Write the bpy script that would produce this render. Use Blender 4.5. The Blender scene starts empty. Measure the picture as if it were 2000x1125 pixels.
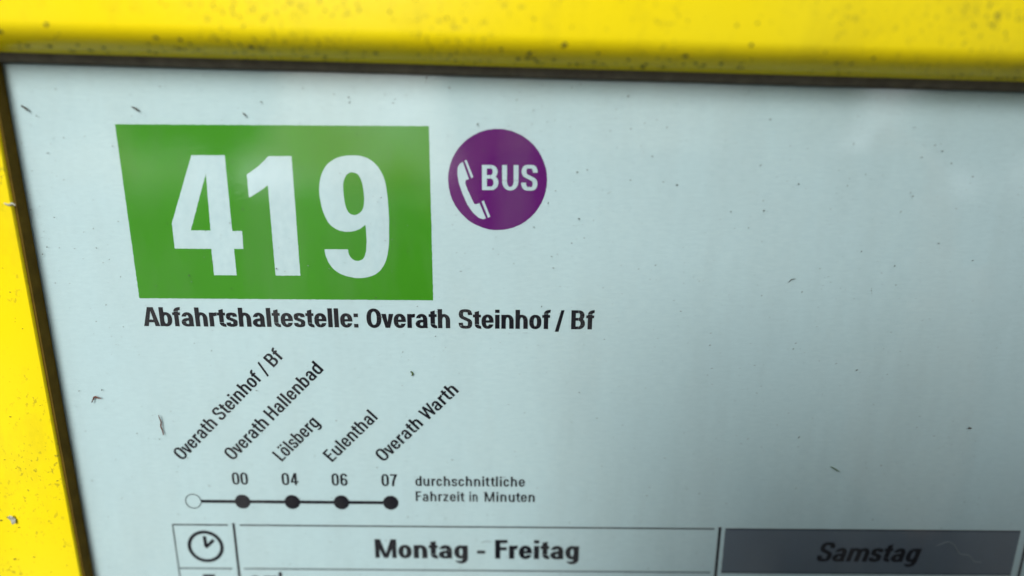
import bpy, bmesh, math, random
from math import radians, sin, cos, pi, sqrt
from mathutils import Vector, Matrix
from mathutils.geometry import tessellate_polygon

random.seed(419)
MM = 0.001
scene = bpy.context.scene
C = scene.collection

# ------------------------------------------------------------------ camera, sky, sun, exposure
PITCH, YAW, ROLL, FPX = 0.19765634, -0.00353270, 0.00561288, 991.96
cp, sp, cy, sy, cr, sr = cos(PITCH), sin(PITCH), cos(YAW), sin(YAW), cos(ROLL), sin(ROLL)
fw = Vector((sy * cp, cy * cp, -sp))
rt = Vector((cy, -sy, 0.0))
up = rt.cross(fw)
r2 = rt * cr + up * sr
u2 = up * cr - rt * sr
cam = bpy.data.cameras.new('camera')
cam_o = bpy.data.objects.new('camera', cam)
C.objects.link(cam_o)
cam_o.matrix_world = Matrix(((r2.x, u2.x, -fw.x, 0.0), (r2.y, u2.y, -fw.y, -0.090), (r2.z, u2.z, -fw.z, 0.0), (0, 0, 0, 1)))
cam.sensor_width = 36.0
cam.lens = 36.0 * FPX / 2000.0
cam.clip_start = 0.002
cam.clip_end = 500.0
cam.dof.use_dof = True
cam.dof.focus_distance = 0.0925
cam.dof.aperture_fstop = 3.1
scene.camera = cam_o

SUN_EL, SUN_AZ = radians(30), radians(-164)      # azimuth measured from +Y towards +X: sky light from behind the viewer, on the left
world = bpy.data.worlds.new('World')
scene.world = world
world.use_nodes = True
wn = world.node_tree
wn.nodes.clear()
sky = wn.nodes.new('ShaderNodeTexSky')
sky.sky_type = 'NISHITA'
sky.sun_disc = False
sky.sun_elevation = SUN_EL
sky.sun_rotation = SUN_AZ
sky.air_density = 1.0
sky.dust_density = 3.0
bg = wn.nodes.new('ShaderNodeBackground')
bg.inputs['Strength'].default_value = 0.05
wo = wn.nodes.new('ShaderNodeOutputWorld')
# broken cloud: pale banks over the clear sky, all the way round
wtc = wn.nodes.new('ShaderNodeTexCoord')
wmp = wn.nodes.new('ShaderNodeMapping')
wmp.inputs['Scale'].default_value = (1.0, 1.0, 1.7)
wmp.inputs['Location'].default_value = (1.3, 0.4, 0.25)
wn.links.new(wtc.outputs['Generated'], wmp.inputs[0])
wns = wn.nodes.new('ShaderNodeTexNoise')
wns.inputs['Scale'].default_value = 3.4
wns.inputs['Detail'].default_value = 5
wns.inputs['Roughness'].default_value = 0.5
wn.links.new(wmp.outputs[0], wns.inputs['Vector'])
wrp = wn.nodes.new('ShaderNodeValToRGB')
wrp.color_ramp.elements[0].position = 0.45
wrp.color_ramp.elements[1].position = 0.66
wn.links.new(wns.outputs[0], wrp.inputs[0])
wmx = wn.nodes.new('ShaderNodeMix')
wmx.data_type = 'RGBA'
wn.links.new(wrp.outputs[0], wmx.inputs[0])
wn.links.new(sky.outputs[0], wmx.inputs[6])
wmx.inputs[7].default_value = (50.0, 53.5, 55.0, 1)
wn.links.new(wmx.outputs[2], bg.inputs[0])
wn.links.new(bg.outputs[0], wo.inputs[0])

sun = bpy.data.lights.new('sun', 'SUN')
sun.energy = 3.6
sun.angle = radians(33)
sun.color = (1.0, 0.985, 0.95)
sun_o = bpy.data.objects.new('sun', sun)
C.objects.link(sun_o)
sd = Vector((sin(SUN_AZ) * cos(SUN_EL), cos(SUN_AZ) * cos(SUN_EL), sin(SUN_EL)))
sun_o.rotation_euler = sd.to_track_quat('Z', 'Y').to_euler()
sun_o.location = (0, -3, 4)

vs = scene.view_settings
vs.view_transform = 'Standard'
vs.look = 'None'
vs.gamma = 1.0
vs.exposure = -0.13

# ------------------------------------------------------------------ materials
def mat(name):
    m = bpy.data.materials.new(name)
    m.use_nodes = True
    nt = m.node_tree
    b = nt.nodes['Principled BSDF']
    return m, nt, b

def N(nt, typ, **kw):
    n = nt.nodes.new(typ)
    for k, v in kw.items():
        if k.startswith('i_'):
            n.inputs[k[2:].replace('_', ' ')].default_value = v
        else:
            setattr(n, k, v)
    return n

def ramp(nt, src, p0, p1, c0=(0, 0, 0, 1), c1=(1, 1, 1, 1)):
    r = nt.nodes.new('ShaderNodeValToRGB')
    r.color_ramp.elements[0].position = p0
    r.color_ramp.elements[1].position = p1
    r.color_ramp.elements[0].color = c0
    r.color_ramp.elements[1].color = c1
    nt.links.new(src, r.inputs[0])
    return r.outputs[0]

def coords(nt, scale=(1, 1, 1), rot=(0, 0, 0)):
    tc = nt.nodes.new('ShaderNodeTexCoord')
    mp = nt.nodes.new('ShaderNodeMapping')
    mp.inputs['Scale'].default_value = scale
    mp.inputs['Rotation'].default_value = rot
    nt.links.new(tc.outputs['Object'], mp.inputs[0])
    return mp.outputs[0]

def noise(nt, co, scale, detail=4, rough=0.6, dist=0.0):
    n = nt.nodes.new('ShaderNodeTexNoise')
    n.inputs['Scale'].default_value = scale
    n.inputs['Detail'].default_value = detail
    n.inputs['Roughness'].default_value = rough
    n.inputs['Distortion'].default_value = dist
    nt.links.new(co, n.inputs['Vector'])
    return n.outputs[0]

def mix(nt, fac, a, b, mode='MIX'):
    m = nt.nodes.new('ShaderNodeMix')
    m.data_type = 'RGBA'
    m.blend_type = mode
    for s, v in ((0, fac), (6, a), (7, b)):
        if isinstance(v, (int, float)):
            m.inputs[s].default_value = v
        elif isinstance(v, tuple):
            m.inputs[s].default_value = v
        else:
            nt.links.new(v, m.inputs[s])
    return m.outputs[2]

def math_(nt, op, a, b=None):
    m = nt.nodes.new('ShaderNodeMath')
    m.operation = op
    for s, v in ((0, a), (1, b)):
        if v is None:
            continue
        if isinstance(v, (int, float)):
            m.inputs[s].default_value = v
        else:
            nt.links.new(v, m.inputs[s])
    return m.outputs[0]

def bump(nt, b, h, strength, dist):
    bp = nt.nodes.new('ShaderNodeBump')
    bp.inputs['Strength'].default_value = strength
    bp.inputs['Distance'].default_value = dist
    nt.links.new(h, bp.inputs['Height'])
    nt.links.new(bp.outputs[0], b.inputs['Normal'])

def yellow_paint(name, dirt=1.0):
    m, nt, b = mat(name)
    co = coords(nt)
    # small sooty specks, gathered in drifting patches and in denser clusters near the lip
    patch = ramp(nt, noise(nt, co, 40, 4, 0.7), 0.46, 0.66)
    fine = ramp(nt, noise(nt, coords(nt, (1, 1, 0.75), (0, 0.5, 0)), 1250, 3, 0.6), 0.585, 0.64)
    fine2 = ramp(nt, noise(nt, coords(nt, (1, 1, 0.6), (0, 0.6, 0)), 360, 7, 0.82), 0.58, 0.70)
    film = ramp(nt, noise(nt, coords(nt, (1, 1, 0.5)), 110, 6, 0.7), 0.50, 0.78)
    sm = math_(nt, 'MULTIPLY', math_(nt, 'MULTIPLY', fine, patch), 0.75 * dirt)
    sm2 = math_(nt, 'MULTIPLY', math_(nt, 'MULTIPLY', fine2, patch), 0.75 * dirt)
    f = math_(nt, 'MAXIMUM', math_(nt, 'MAXIMUM', sm, sm2), math_(nt, 'MULTIPLY', film, 0.20))
    fade = ramp(nt, noise(nt, co, 22, 2, 0.5), 0.35, 0.7)
    base = mix(nt, math_(nt, 'MULTIPLY', fade, 0.7), (0.88, 0.69, 0.0, 1), (0.85, 0.715, 0.02, 1))
    col = mix(nt, f, base, (0.045, 0.045, 0.03, 1))
    nt.links.new(col, b.inputs['Base Color'])
    b.inputs['Specular IOR Level'].default_value = 0.12
    rg = math_(nt, 'ADD', math_(nt, 'MULTIPLY', noise(nt, co, 60, 4), 0.2), 0.22)
    nt.links.new(rg, b.inputs['Roughness'])
    bump(nt, b, noise(nt, co, 420, 3), 0.12, 0.0003)
    return m

M = {}
M['yellow'] = yellow_paint('yellow_paint')

# sheet of printed paper
m, nt, b = mat('paper')
co = coords(nt)
grain = noise(nt, coords(nt, (0.55, 1, 2.2)), 900, 4, 0.7)
blotch = noise(nt, co, 26, 4, 0.6)
c1 = mix(nt, ramp(nt, blotch, 0.35, 0.7), (0.575, 0.73, 0.75, 1), (0.605, 0.745, 0.745, 1))
c2 = mix(nt, ramp(nt, grain, 0.3, 0.7), c1, (0.525, 0.675, 0.695, 1))
nt.links.new(c2, b.inputs['Base Color'])
b.inputs['Roughness'].default_value = 0.75
bump(nt, b, grain, 0.35, 0.00006)
M['paper'] = m

def ink(name, col, rough=0.45, tone=0.0, halftone=False):
    m, nt, b = mat(name)
    co = coords(nt)
    g = ramp(nt, noise(nt, co, 1500, 4, 0.75), 0.60, 0.76)
    light = tuple(min(1, c * 1.0 + (0.04 if halftone else 0.08)) for c in col[:3]) + (1,)
    wear = mix(nt, math_(nt, 'MULTIPLY', g, 0.35), col, light)
    if halftone:
        w = nt.nodes.new('ShaderNodeTexWave')
        w.wave_type = 'BANDS'
        w.inputs['Scale'].default_value = 900
        w.inputs['Distortion'].default_value = 0.4
        nt.links.new(coords(nt, (1, 1, 1), (0, radians(38), 0)), w.inputs['Vector'])
        wear = mix(nt, math_(nt, 'MULTIPLY', w.outputs[1], 0.30), wear, tuple(c * halftone for c in col[:3]) + (1,))
        bl = ramp(nt, noise(nt, co, 60, 4), 0.35, 0.7)
        wear = mix(nt, math_(nt, 'MULTIPLY', bl, 0.18), wear, tuple(c * 1.35 for c in col[:3]) + (1,))
    nt.links.new(wear, b.inputs['Base Color'])
    b.inputs['Roughness'].default_value = rough
    b.inputs['Specular IOR Level'].default_value = 0.15
    return m

M['ink'] = ink('black_ink', (0.007, 0.006, 0.011, 1))
M['ink_thin'] = ink('thin_black_ink', (0.014, 0.016, 0.02, 1))
M['green'] = ink('green_ink', (0.052, 0.29, 0.006, 1), halftone=0.72)
M['purple'] = ink('purple_ink', (0.12, 0.0, 0.145, 1), halftone=0.8)
M['slate'] = ink('slate_grey_ink', (0.12, 0.148, 0.18, 1), halftone=0.9)
m, nt, b = mat('unprinted_paper')
nt.links.new(ramp(nt, noise(nt, coords(nt), 700, 4), 0.3, 0.7, (0.60, 0.74, 0.755, 1), (0.52, 0.67, 0.695, 1)), b.inputs['Base Color'])
b.inputs['Roughness'].default_value = 0.75
M['blank'] = m

# acrylic pane: clear, a little glossy, faintly hazed by dust and pale upright streaks
m = bpy.data.materials.new('clear_acrylic')
m.use_nodes = True
nt = m.node_tree
nt.nodes.clear()
out = nt.nodes.new('ShaderNodeOutputMaterial')
tr = nt.nodes.new('ShaderNodeBsdfTransparent')
tr.inputs[0].default_value = (0.965, 0.98, 0.985, 1)
gl = nt.nodes.new('ShaderNodeBsdfGlossy')
gl.inputs['Roughness'].default_value = 0.05
fr = nt.nodes.new('ShaderNodeFresnel')
geo = nt.nodes.new('ShaderNodeNewGeometry')        # the Fresnel node inverts its index on back faces; undo that, the slab does not bend rays
ior = nt.nodes.new('ShaderNodeMapRange')
ior.inputs['To Min'].default_value = 1.49
ior.inputs['To Max'].default_value = 1 / 1.49
nt.links.new(geo.outputs['Backfacing'], ior.inputs['Value'])
nt.links.new(ior.outputs[0], fr.inputs[0])
mx = nt.nodes.new('ShaderNodeMixShader')
nt.links.new(fr.outputs[0], mx.inputs[0])
nt.links.new(tr.outputs[0], mx.inputs[1])
nt.links.new(gl.outputs[0], mx.inputs[2])
df = nt.nodes.new('ShaderNodeBsdfDiffuse')
df.inputs[0].default_value = (0.55, 0.55, 0.52, 1)
mx2 = nt.nodes.new('ShaderNodeMixShader')
co = coords(nt)
d1 = ramp(nt, noise(nt, coords(nt, (1, 1, 0.5)), 1300, 4, 0.8), 0.66, 0.80)
d2 = ramp(nt, noise(nt, coords(nt, (2.4, 1, 0.55), (0, 0.12, 0)), 32, 4, 0.6), 0.44, 0.72)
dd = math_(nt, 'ADD', math_(nt, 'MULTIPLY', d1, 0.07), math_(nt, 'MULTIPLY', d2, 0.034))
dd = math_(nt, 'ADD', dd, 0.002)
nt.links.new(dd, mx2.inputs[0])
nt.links.new(mx.outputs[0], mx2.inputs[1])
nt.links.new(df.outputs[0], mx2.inputs[2])
nt.links.new(mx2.outputs[0], out.inputs[0])
M['pane'] = m

def plain(name, col, rough=0.6, metal=0.0, nscale=None, var=0.25):
    m, nt, b = mat(name)
    if nscale:
        c0 = tuple(c * (1 - var) for c in col[:3]) + (1,)
        c1 = tuple(min(1, c * (1 + var)) for c in col[:3]) + (1,)
        nt.links.new(ramp(nt, noise(nt, coords(nt), nscale, 5), 0.3, 0.7, c0, c1), b.inputs['Base Color'])
    else:
        b.inputs['Base Color'].default_value = col
    b.inputs['Roughness'].default_value = rough
    b.inputs['Metallic'].default_value = metal
    return m

M['gasket_shade'] = plain('painted_shade_brown', (0.10, 0.062, 0.006, 1), 0.8, nscale=300)  # brown holds the shade and yellow bounce of the rail's inner wall
M['gasket_shade_grey'] = plain('rubber_and_shade_grey', (0.17, 0.155, 0.12, 1), 0.85, nscale=300)  # seal grey with the rail underside's shade and reflection put into it
for k_ in ('gasket_shade', 'gasket_shade_grey'): M[k_].node_tree.nodes['Principled BSDF'].inputs['Specular IOR Level'].default_value = 0.12
M['metal'] = plain('galvanised_steel', (0.42, 0.43, 0.44, 1), 0.45, 0.8, nscale=40)
M['asphalt'] = plain('asphalt', (0.06, 0.06, 0.06, 1), 0.9, nscale=30)
M['bark'] = plain('bark', (0.10, 0.075, 0.05, 1), 0.9, nscale=12)
M['leaf'] = plain('leaves', (0.055, 0.10, 0.03, 1), 0.6, nscale=2.0, var=0.4)
M['soot'] = plain('dark_grit', (0.07, 0.07, 0.06, 1), 0.9)
M['fibre'] = plain('brown_fibre', (0.13, 0.035, 0.018, 1), 0.8, nscale=2000)
M['fibre'].node_tree.nodes['Principled BSDF'].inputs['Specular IOR Level'].default_value = 0.0
M['moss'] = plain('green_moss', (0.06, 0.10, 0.02, 1), 0.9, nscale=3000)
M['chalk'] = plain('pale_grey_crust', (0.38, 0.40, 0.34, 1), 0.9, nscale=2500, var=0.5)
M['scuff'] = plain('pale_scratch', (0.19, 0.22, 0.23, 1), 0.9)

# ------------------------------------------------------------------ object helpers
def empty(name, loc, label=None, cat=None, group=None, kind=None):
    o = bpy.data.objects.new(name, None)
    o.empty_display_size = 0.02
    C.objects.link(o)
    o.location = loc
    tag(o, label, cat, group, kind)
    return o

def tag(o, label=None, cat=None, group=None, kind=None):
    if label: o['label'] = label
    if cat: o['category'] = cat
    if group: o['group'] = group
    if kind: o['kind'] = kind
    return o

def wloc(o):
    v = Vector(o.location)
    while o.parent:
        o = o.parent
        v += Vector(o.location)
    return v

def mesh_obj(name, verts, faces, material, parent=None, origin=None, smooth=False):
    """verts in world metres; origin = where the object's own origin goes"""
    pw = wloc(parent) if parent else Vector((0, 0, 0))
    org = Vector(origin) if origin is not None else pw
    me = bpy.data.meshes.new(name)
    me.from_pydata([tuple(Vector(v) - org) for v in verts], [], faces)
    me.materials.append(material)
    if smooth:
        for p in me.polygons:
            p.use_smooth = True
    me.update()
    o = bpy.data.objects.new(name, me)
    C.objects.link(o)
    if parent:
        o.parent = parent
    o.location = org - pw
    return o

def box(x0, y0, z0, x1, y1, z1):
    v = [(x, y, z) for x in (x0, x1) for y in (y0, y1) for z in (z0, z1)]
    f = [(0, 1, 3, 2), (4, 6, 7, 5), (0, 4, 5, 1), (2, 3, 7, 6), (0, 2, 6, 4), (1, 5, 7, 3)]
    return v, f

def catmull(pts, closed=True, n=5):
    out = []
    L = len(pts)
    rng = range(L) if closed else range(L - 1)
    for i in rng:
        if closed:
            p0, p1, p2, p3 = pts[i - 1], pts[i], pts[(i + 1) % L], pts[(i + 2) % L]
        else:
            p0 = pts[max(i - 1, 0)]; p1 = pts[i]; p2 = pts[i + 1]; p3 = pts[min(i + 2, L - 1)]
        for k in range(n):
            t = k / n
            out.append(tuple(0.5 * (2 * p1[j] + (p2[j] - p0[j]) * t + (2 * p0[j] - 5 * p1[j] + 4 * p2[j] - p3[j]) * t * t + (3 * p1[j] - p0[j] - 3 * p2[j] + p3[j]) * t ** 3) for j in (0, 1)))
    if not closed:
        out.append(tuple(pts[-1]))
    return out

# ------------------------------------------------------------------ lettering drawn as outlines (cap height = 1)
class Glyph:
    """collects convex quads; st: S stem, H hairline, xh x-height, k width factor"""
    def __init__(s): s.q = []
    def poly(s, *p): s.q.append([list(p)])
    def rect(s, x0, y0, x1, y1): s.q.append([[(x0, y0), (x1, y0), (x1, y1), (x0, y1)]])
    def arc(s, x0, y0, x1, y1, a0, a1, S, H, clip=None, cyf=1.15, e=2.12):
        rx = (x1 - x0) / 2; hh = (y1 - y0) / 2
        c = min(hh, rx * cyf)
        xm = (x0 + x1) / 2
        n = max(4, int(abs(a1 - a0) / 9))
        O, I = [], []
        for i in range(n + 1):
            a = radians(a0 + (a1 - a0) * i / n)
            ca, sa = cos(a), sin(a)
            px = math.copysign(abs(ca) ** (2 / e), ca) if abs(ca) > 1e-6 else 0.0
            py = math.copysign(abs(sa) ** (2 / e), sa) if abs(sa) > 1e-6 else 0.0
            top = (y1 - c) if sa >= -1e-6 and ((a0 + a1) / 2 % 360 < 180 or sa > 1e-6) else (y0 + c)
            O.append((xm + rx * px, top + c * py))
            I.append((xm + (rx - S) * px, top + (c - H) * py))
        strip = []
        for i in range(n):
            qd = [O[i], O[i + 1], I[i + 1], I[i]]
            if clip:
                qd = clip_poly(qd, *clip)
                if len(qd) < 3: continue
            strip.append(qd)
        s.q.append(strip)
    def ring(s, x0, y0, x1, y1, S, H, cyf=1.15, e=2.12):
        s.arc(x0, y0, x1, y1, 0, 180, S, H, None, cyf, e)
        s.arc(x0, y0, x1, y1, 180, 360, S, H, None, cyf, e)
        c = min((y1 - y0) / 2, (x1 - x0) / 2 * cyf)
        if (y1 - y0) / 2 > c + 1e-6:
            s.rect(x0, y0 + c, x0 + S, y1 - c)
            s.rect(x1 - S, y0 + c, x1, y1 - c)
    def stroke(s, pts, S, H, n=8):
        P = catmull(pts, False, n)
        L, R = [], []
        for i, p in enumerate(P):
            a = P[max(i - 1, 0)]; b = P[min(i + 1, len(P) - 1)]
            dx, dy = b[0] - a[0], b[1] - a[1]
            d = math.hypot(dx, dy) or 1
            nx, ny = -dy / d, dx / d
            h = 0.5 * sqrt((S * nx) ** 2 + (H * ny) ** 2)
            L.append((p[0] + nx * h, p[1] + ny * h)); R.append((p[0] - nx * h, p[1] - ny * h))
        s.q.append([[L[i], L[i + 1], R[i + 1], R[i]] for i in range(len(P) - 1)])

def clip_poly(poly, axis, sign, val):
    out = []
    for i in range(len(poly)):
        a, b = poly[i], poly[(i + 1) % len(poly)]
        da, db = sign * (a[axis] - val), sign * (b[axis] - val)
        if da >= 0: out.append(a)
        if (da > 0 > db) or (da < 0 < db):
            t = da / (da - db)
            out.append((a[0] + (b[0] - a[0]) * t, a[1] + (b[1] - a[1]) * t))
    return out

def glyph(ch, st):
    S, H, X, k = st['S'], st['H'], st['X'], st['k']
    g = Glyph()
    o = 0.012
    def bowl(x0, w, y0=-o, y1=None):
        g.ring(x0, y0, x0 + w, X + o if y1 is None else y1, S, H)
    def arch(x0, x1):
        c = min(X / 2, (x1 - x0) / 2 * 1.15)
        g.arc(x0, X + o - 2 * c, x1, X + o, 0, 180, S, H)
        g.rect(x1 - S, 0, x1, X + o - c)
    if ch in 'oö':
        w = .60 * k; bowl(0, w)
        if ch == 'ö':
            for cx in (w * .27, w * .73): g.rect(cx - S * .48, X + .12, cx + S * .48, X + .12 + S * .95)
    elif ch == 'O': w = .73 * k; g.ring(0, -o, w, 1 + o, S * 1.03, H * 1.05, 1.25)
    elif ch == '0': w = .58 * k; g.ring(0, -o, w, 1 + o, S, H, 1.25)
    elif ch in 'bdqg':
        w = .61 * k; bowl(0, w)
        if ch == 'b': g.rect(0, 0, S, 1)
        if ch == 'd': g.rect(w - S, 0, w, 1)
        if ch == 'g':
            g.rect(w - S, -.04, w, X)
            c = min(.3, w / 2 * 1.15)
            g.arc(0, -.27, w, -.27 + 2 * c, 270, 360, S, H)
            g.arc(0.02, -.27, w, -.27 + 2 * c, 180, 270, S, H, (1, -1, -.115))
            g.rect(w - S, -.27 + c - .001, w, 0)
    elif ch == 'h': w = .61 * k; g.rect(0, 0, S, 1); arch(0, w)
    elif ch == 'n': w = .61 * k; g.rect(0, 0, S, X); arch(0, w)
    elif ch == 'm': w = .97 * k; g.rect(0, 0, S, X); arch(0, w / 2 + S / 2); arch(w / 2 - S / 2, w)
    elif ch == 'u':
        w = .61 * k; c = min(X / 2, w / 2 * 1.15)
        g.rect(w - S, 0, w, X); g.rect(0, c, S, X); g.arc(0, -o, w, -o + 2 * c, 180, 360, S, H)
    elif ch == 'r':
        w = .40 * k; g.rect(0, 0, S, X)
        g.arc(S * .25, X + o - .44, S * .25 + (w - S * .25) * 2 * .93, X + o, 88, 165, S, H * 1.18)
    elif ch == 'a':
        w = .59 * k; b = X * .60; c = min(X * .42, w / 2 * 1.1)
        g.arc(0.01, X + o - 2 * c, w - S * .06, X + o, 0, 92, S, H)
        g.arc(0.01, X + o - 2 * c, w - S * .06, X + o, 88, 180, S, H, (1, 1, X * .70))
        g.rect(w - S * 1.06, .0, w - S * .06, X + o - c)
        cb = min(b / 2, w / 2)
        g.arc(-.01, -o, w * 1.02, b, 90, 270, S, H * .95)
        g.arc(-.01, -o, w * 1.02, b, 270, 335, S, H * .9, (0, -1, w - S * .5))
        g.rect(w * .48, b - H * .92, w - S * .5, b)
        g.poly((w - S * .5, 0), (w, 0), (w, H * .35), (w - S * .5, H * .9))
    elif ch == 'e':
        w = .60 * k; c = min(X / 2 + o, w / 2 * 1.15); yb = X * .5 - H * .36
        g.arc(0, -o, w, X + o, 0, 180, S, H); g.arc(0, -o, w, X + o, 180, 270, S, H)
        if X / 2 + o > c: g.rect(0, c - o, S, X + o - c)
        g.rect(w - S, yb, w, X + o - c)
        g.rect(S * .6, yb, w - S * .5, yb + H * .82)
        g.arc(0, -o, w, X + o, 270, 360, S, H, (1, -1, X * .31))
    elif ch == 'c':
        w = .56 * k; c = min(X / 2 + o, w / 2 * 1.15)
        g.arc(0, -o, w, X + o, 90, 180, S, H); g.arc(0, -o, w, X + o, 180, 270, S, H)
        if X / 2 + o > c: g.rect(0, c - o, S, X + o - c)
        g.arc(0, -o, w, X + o, 0, 90, S, H, (1, 1, X * .66)); g.arc(0, -o, w, X + o, 270, 360, S, H, (1, -1, X * .35))
    elif ch in 'sS':
        big = ch == 'S'
        h = 1 + o if big else X + o; w = (.66 if big else .54) * k
        y = lambda t: -o + (h + o) * t
        m = H * 1.02
        s2 = S * .98
        g.stroke([(w - s2 / 2, y(.70)), (w - s2 / 2 - .004, y(.78)), (w * .74, h - m * .68), (w * .5, h - m / 2), (w * .25, h - m * .7), (s2 / 2, y(.745)), (w * .24, y(.60)), (w * .5, y(.51)), (w * .78, y(.405)), (w - s2 / 2, y(.26)), (w * .76, -o + m * .72), (w * .5, -o + m / 2), (w * .25, -o + m * .7), (s2 / 2 - .004, y(.22)), (s2 / 2 - .01, y(.31))], s2, m)
    elif ch == 't':
        w = .40 * k; x = w * .22
        g.poly((x, X), (x + S, X), (x + S, .93), (x, .87)) if S > .17 else g.rect(x, X, x + S, .92)
        g.rect(0, X - H * .95, w, X)
        c = .16 + S * .3
        g.rect(x, c, x + S, X)
        g.arc(x, -o, x + (w - x) * 1.95, 2 * c - o, 180, 275, S, H)
    elif ch == 'f':
        w = .40 * k; x = w * .20; c = .15 + S * .3
        g.rect(0, X - H * .95, w * .97, X)
        g.rect(x, 0, x + S, 1 - c)
        g.arc(x, 1 + o - 2 * c, x + (w - x) * 1.95, 1 + o, 86, 180, S, H)
    elif ch == 'i': w = S; g.rect(0, 0, S, X); g.rect(0, 1 - min(S, .17), S, 1)
    elif ch == 'l': w = S; g.rect(0, 0, S, 1)
    elif ch == ':': w = S * .98; g.rect(0, 0, w, S * .85); g.rect(0, X - S * .85, w, X)
    elif ch == '-': w = S * 1.75; g.rect(0, .27, w, .27 + H * .95)
    elif ch == "'": w = S * .8; g.poly((S * .15, .68), (w * .8, .68), (w, 1.1), (0, 1.1))
    elif ch == 'v':
        w = .60 * k; T = S * 1.04
        g.poly((0, X), (T, X), (w / 2 + T * .22, 0), (w / 2 - T * .5, 0)); g.poly((w - T, X), (w, X), (w / 2 + T * .5, 0), (w / 2 - T * .22, 0))
    elif ch == 'z':
        w = .50 * k; g.rect(0, 0, w, H); g.rect(0, X - H, w, X); g.poly((0, H), (S * 1.1, H), (w, X - H), (w - S * 1.1, X - H))
    elif ch == 'A':
        w = .80 * k; T = S * 1.05
        g.poly((0, 0), (T, 0), (w / 2 + T * .18, 1), (w / 2 - T * .62, 1)); g.poly((w, 0), (w - T, 0), (w / 2 - T * .18, 1), (w / 2 + T * .62, 1))
        g.rect(w * .2, .20, w * .8, .20 + H * .95)
    elif ch == 'B':
        w = .68 * k; g.rect(0, 0, S, 1); m = .53
        g.rect(S, 1 - H, w * .52, 1); g.rect(S, m - H * .48, w * .52, m + H * .48); g.rect(S, 0, w * .52, H)
        g.arc(w * .12, m - H * .48, w * .95, 1, 270, 360, S, H, (0, 1, w * .5)); g.arc(w * .12, m - H * .48, w * .95, 1, 0, 90, S, H, (0, 1, w * .5))
        g.arc(w * .06, 0, w, m + H * .48, 270, 360, S, H, (0, 1, w * .5)); g.arc(w * .06, 0, w, m + H * .48, 0, 90, S, H, (0, 1, w * .5))
    elif ch == 'U':
        w = .68 * k; c = w / 2 * 1.2
        g.rect(0, c, S, 1); g.rect(w - S, c, w, 1); g.arc(0, -o, w, -o + 2 * c, 180, 360, S, H, None, 1.2)
    elif ch == 'H': w = .70 * k; g.rect(0, 0, S, 1); g.rect(w - S, 0, w, 1); g.rect(S, .47, w - S, .47 + H)
    elif ch == 'L': w = .52 * k; g.rect(0, 0, S, 1); g.rect(S, 0, w, H)
    elif ch == 'E': w = .56 * k; g.rect(0, 0, S, 1); g.rect(S, 0, w, H); g.rect(S, 1 - H, w, 1); g.rect(S, .47, w * .94, .47 + H)
    elif ch == 'F': w = .56 * k; g.rect(0, 0, S, 1); g.rect(S, 1 - H, w, 1); g.rect(S, .45, w * .94, .45 + H)
    elif ch == 'M':
        w = .95 * k; T = S * .98
        g.rect(0, 0, S * .86, 1); g.rect(w - S * .86, 0, w, 1)
        g.poly((0, 1), (T * 1.05, 1), (w / 2 + T * .34, 0), (w / 2 - T * .40, 0)); g.poly((w, 1), (w - T * 1.05, 1), (w / 2 - T * .34, 0), (w / 2 + T * .40, 0))
    elif ch == 'W':
        w = 1.02 * k; T = S * .84; q = w / 4
        for a, b_ in ((0, 1), (2, 1), (2, 3), (4, 3)):
            xa, xb = a * q, b_ * q
            xa += {0: T / 2, 2: 0, 4: -T / 2}[a]
            g.poly((xa - T / 2, 1), (xa + T / 2, 1), (xb + T / 2, 0), (xb - T / 2, 0))
    elif ch == '4':
        w = .60 * k; g.rect(w * .80 - S, 0, w * .80, 1); g.rect(0, .20, w, .20 + H)
        g.poly((0, .20 + H * .9), (S * .95, .20 + H * .9), (w * .80 - S * .3, 1), (w * .80 - S * 1.15, 1))
    elif ch == '5':
        w = .58 * k; g.rect(w * .08, 1 - H, w * .95, 1); g.rect(w * .05, .46, w * .05 + S * .9, 1 - H)
        g.arc(0, -o, w, .66, 0, 150, S, H); g.arc(0, -o, w, .66, 270, 360, S, H); g.arc(0, -o, w, .66, 180, 270, S, H, (1, -1, .24))
    elif ch == '6':
        w = .58 * k; g.ring(0, -o, w, .62, S, H)
        g.rect(0, .3, S, .72); g.arc(0, 1 + o - .68 * .9, w, 1 + o, 90, 180, S, H, None, 1.2); g.arc(0, 1 + o - .68 * .9, w, 1 + o, 0, 90, S, H, (1, 1, .755), 1.2)
    elif ch == '7':
        w = .54 * k; g.rect(0, 1 - H, w, 1)
        g.stroke([(w - S * .55, 1 - H * .6), (w * .58, .62), (w * .42, .3), (w * .37, 0)], S, H)
    else:
        w = 0.3
    return g.q, w

PAIR = {('r', 'a'): -.03, ('r', 't'): -.05, ('O', 'v'): -.03, ('v', 'e'): -.03, ('W', 'a'): -.06, ('f', 'a'): -.02, ('L', 'ö'): -.03, ('F', 'a'): -.05, ('F', 'r'): -.03, ('A', 'b'): -.02, ('t', 'e'): -.01}
ROUND = set('oöOcedbgqsS0')
def text_polys(txt, st):
    strips = []
    x = 0.0
    prev = None
    for ch in txt:
        if ch == ' ':
            x += st.get('space', .26); prev = None
            continue
        if ch == '/':
            q, w = [[[(0, -.13), (st['S'] * .8, -.13), (st['S'] * .8 + .30 * st['k'], 1.02), (.30 * st['k'], 1.02)]]], st['S'] * .8 + .30 * st['k']
            q = [q[0]]
        else:
            q, w = glyph(ch, st)
        if prev:
            gap = st['gap']
            if prev in ROUND: gap -= st['gap'] * .18
            if ch in ROUND: gap -= st['gap'] * .18
            if ch in 'tfvAW' or prev in 'rtfvAW': gap -= st['gap'] * .42
            x += gap + PAIR.get((prev, ch), 0)
        for s in q:
            strips.append([[(px + x, py) for px, py in quad] for quad in s])
        x += w
        prev = ch
    return strips, x

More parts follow.
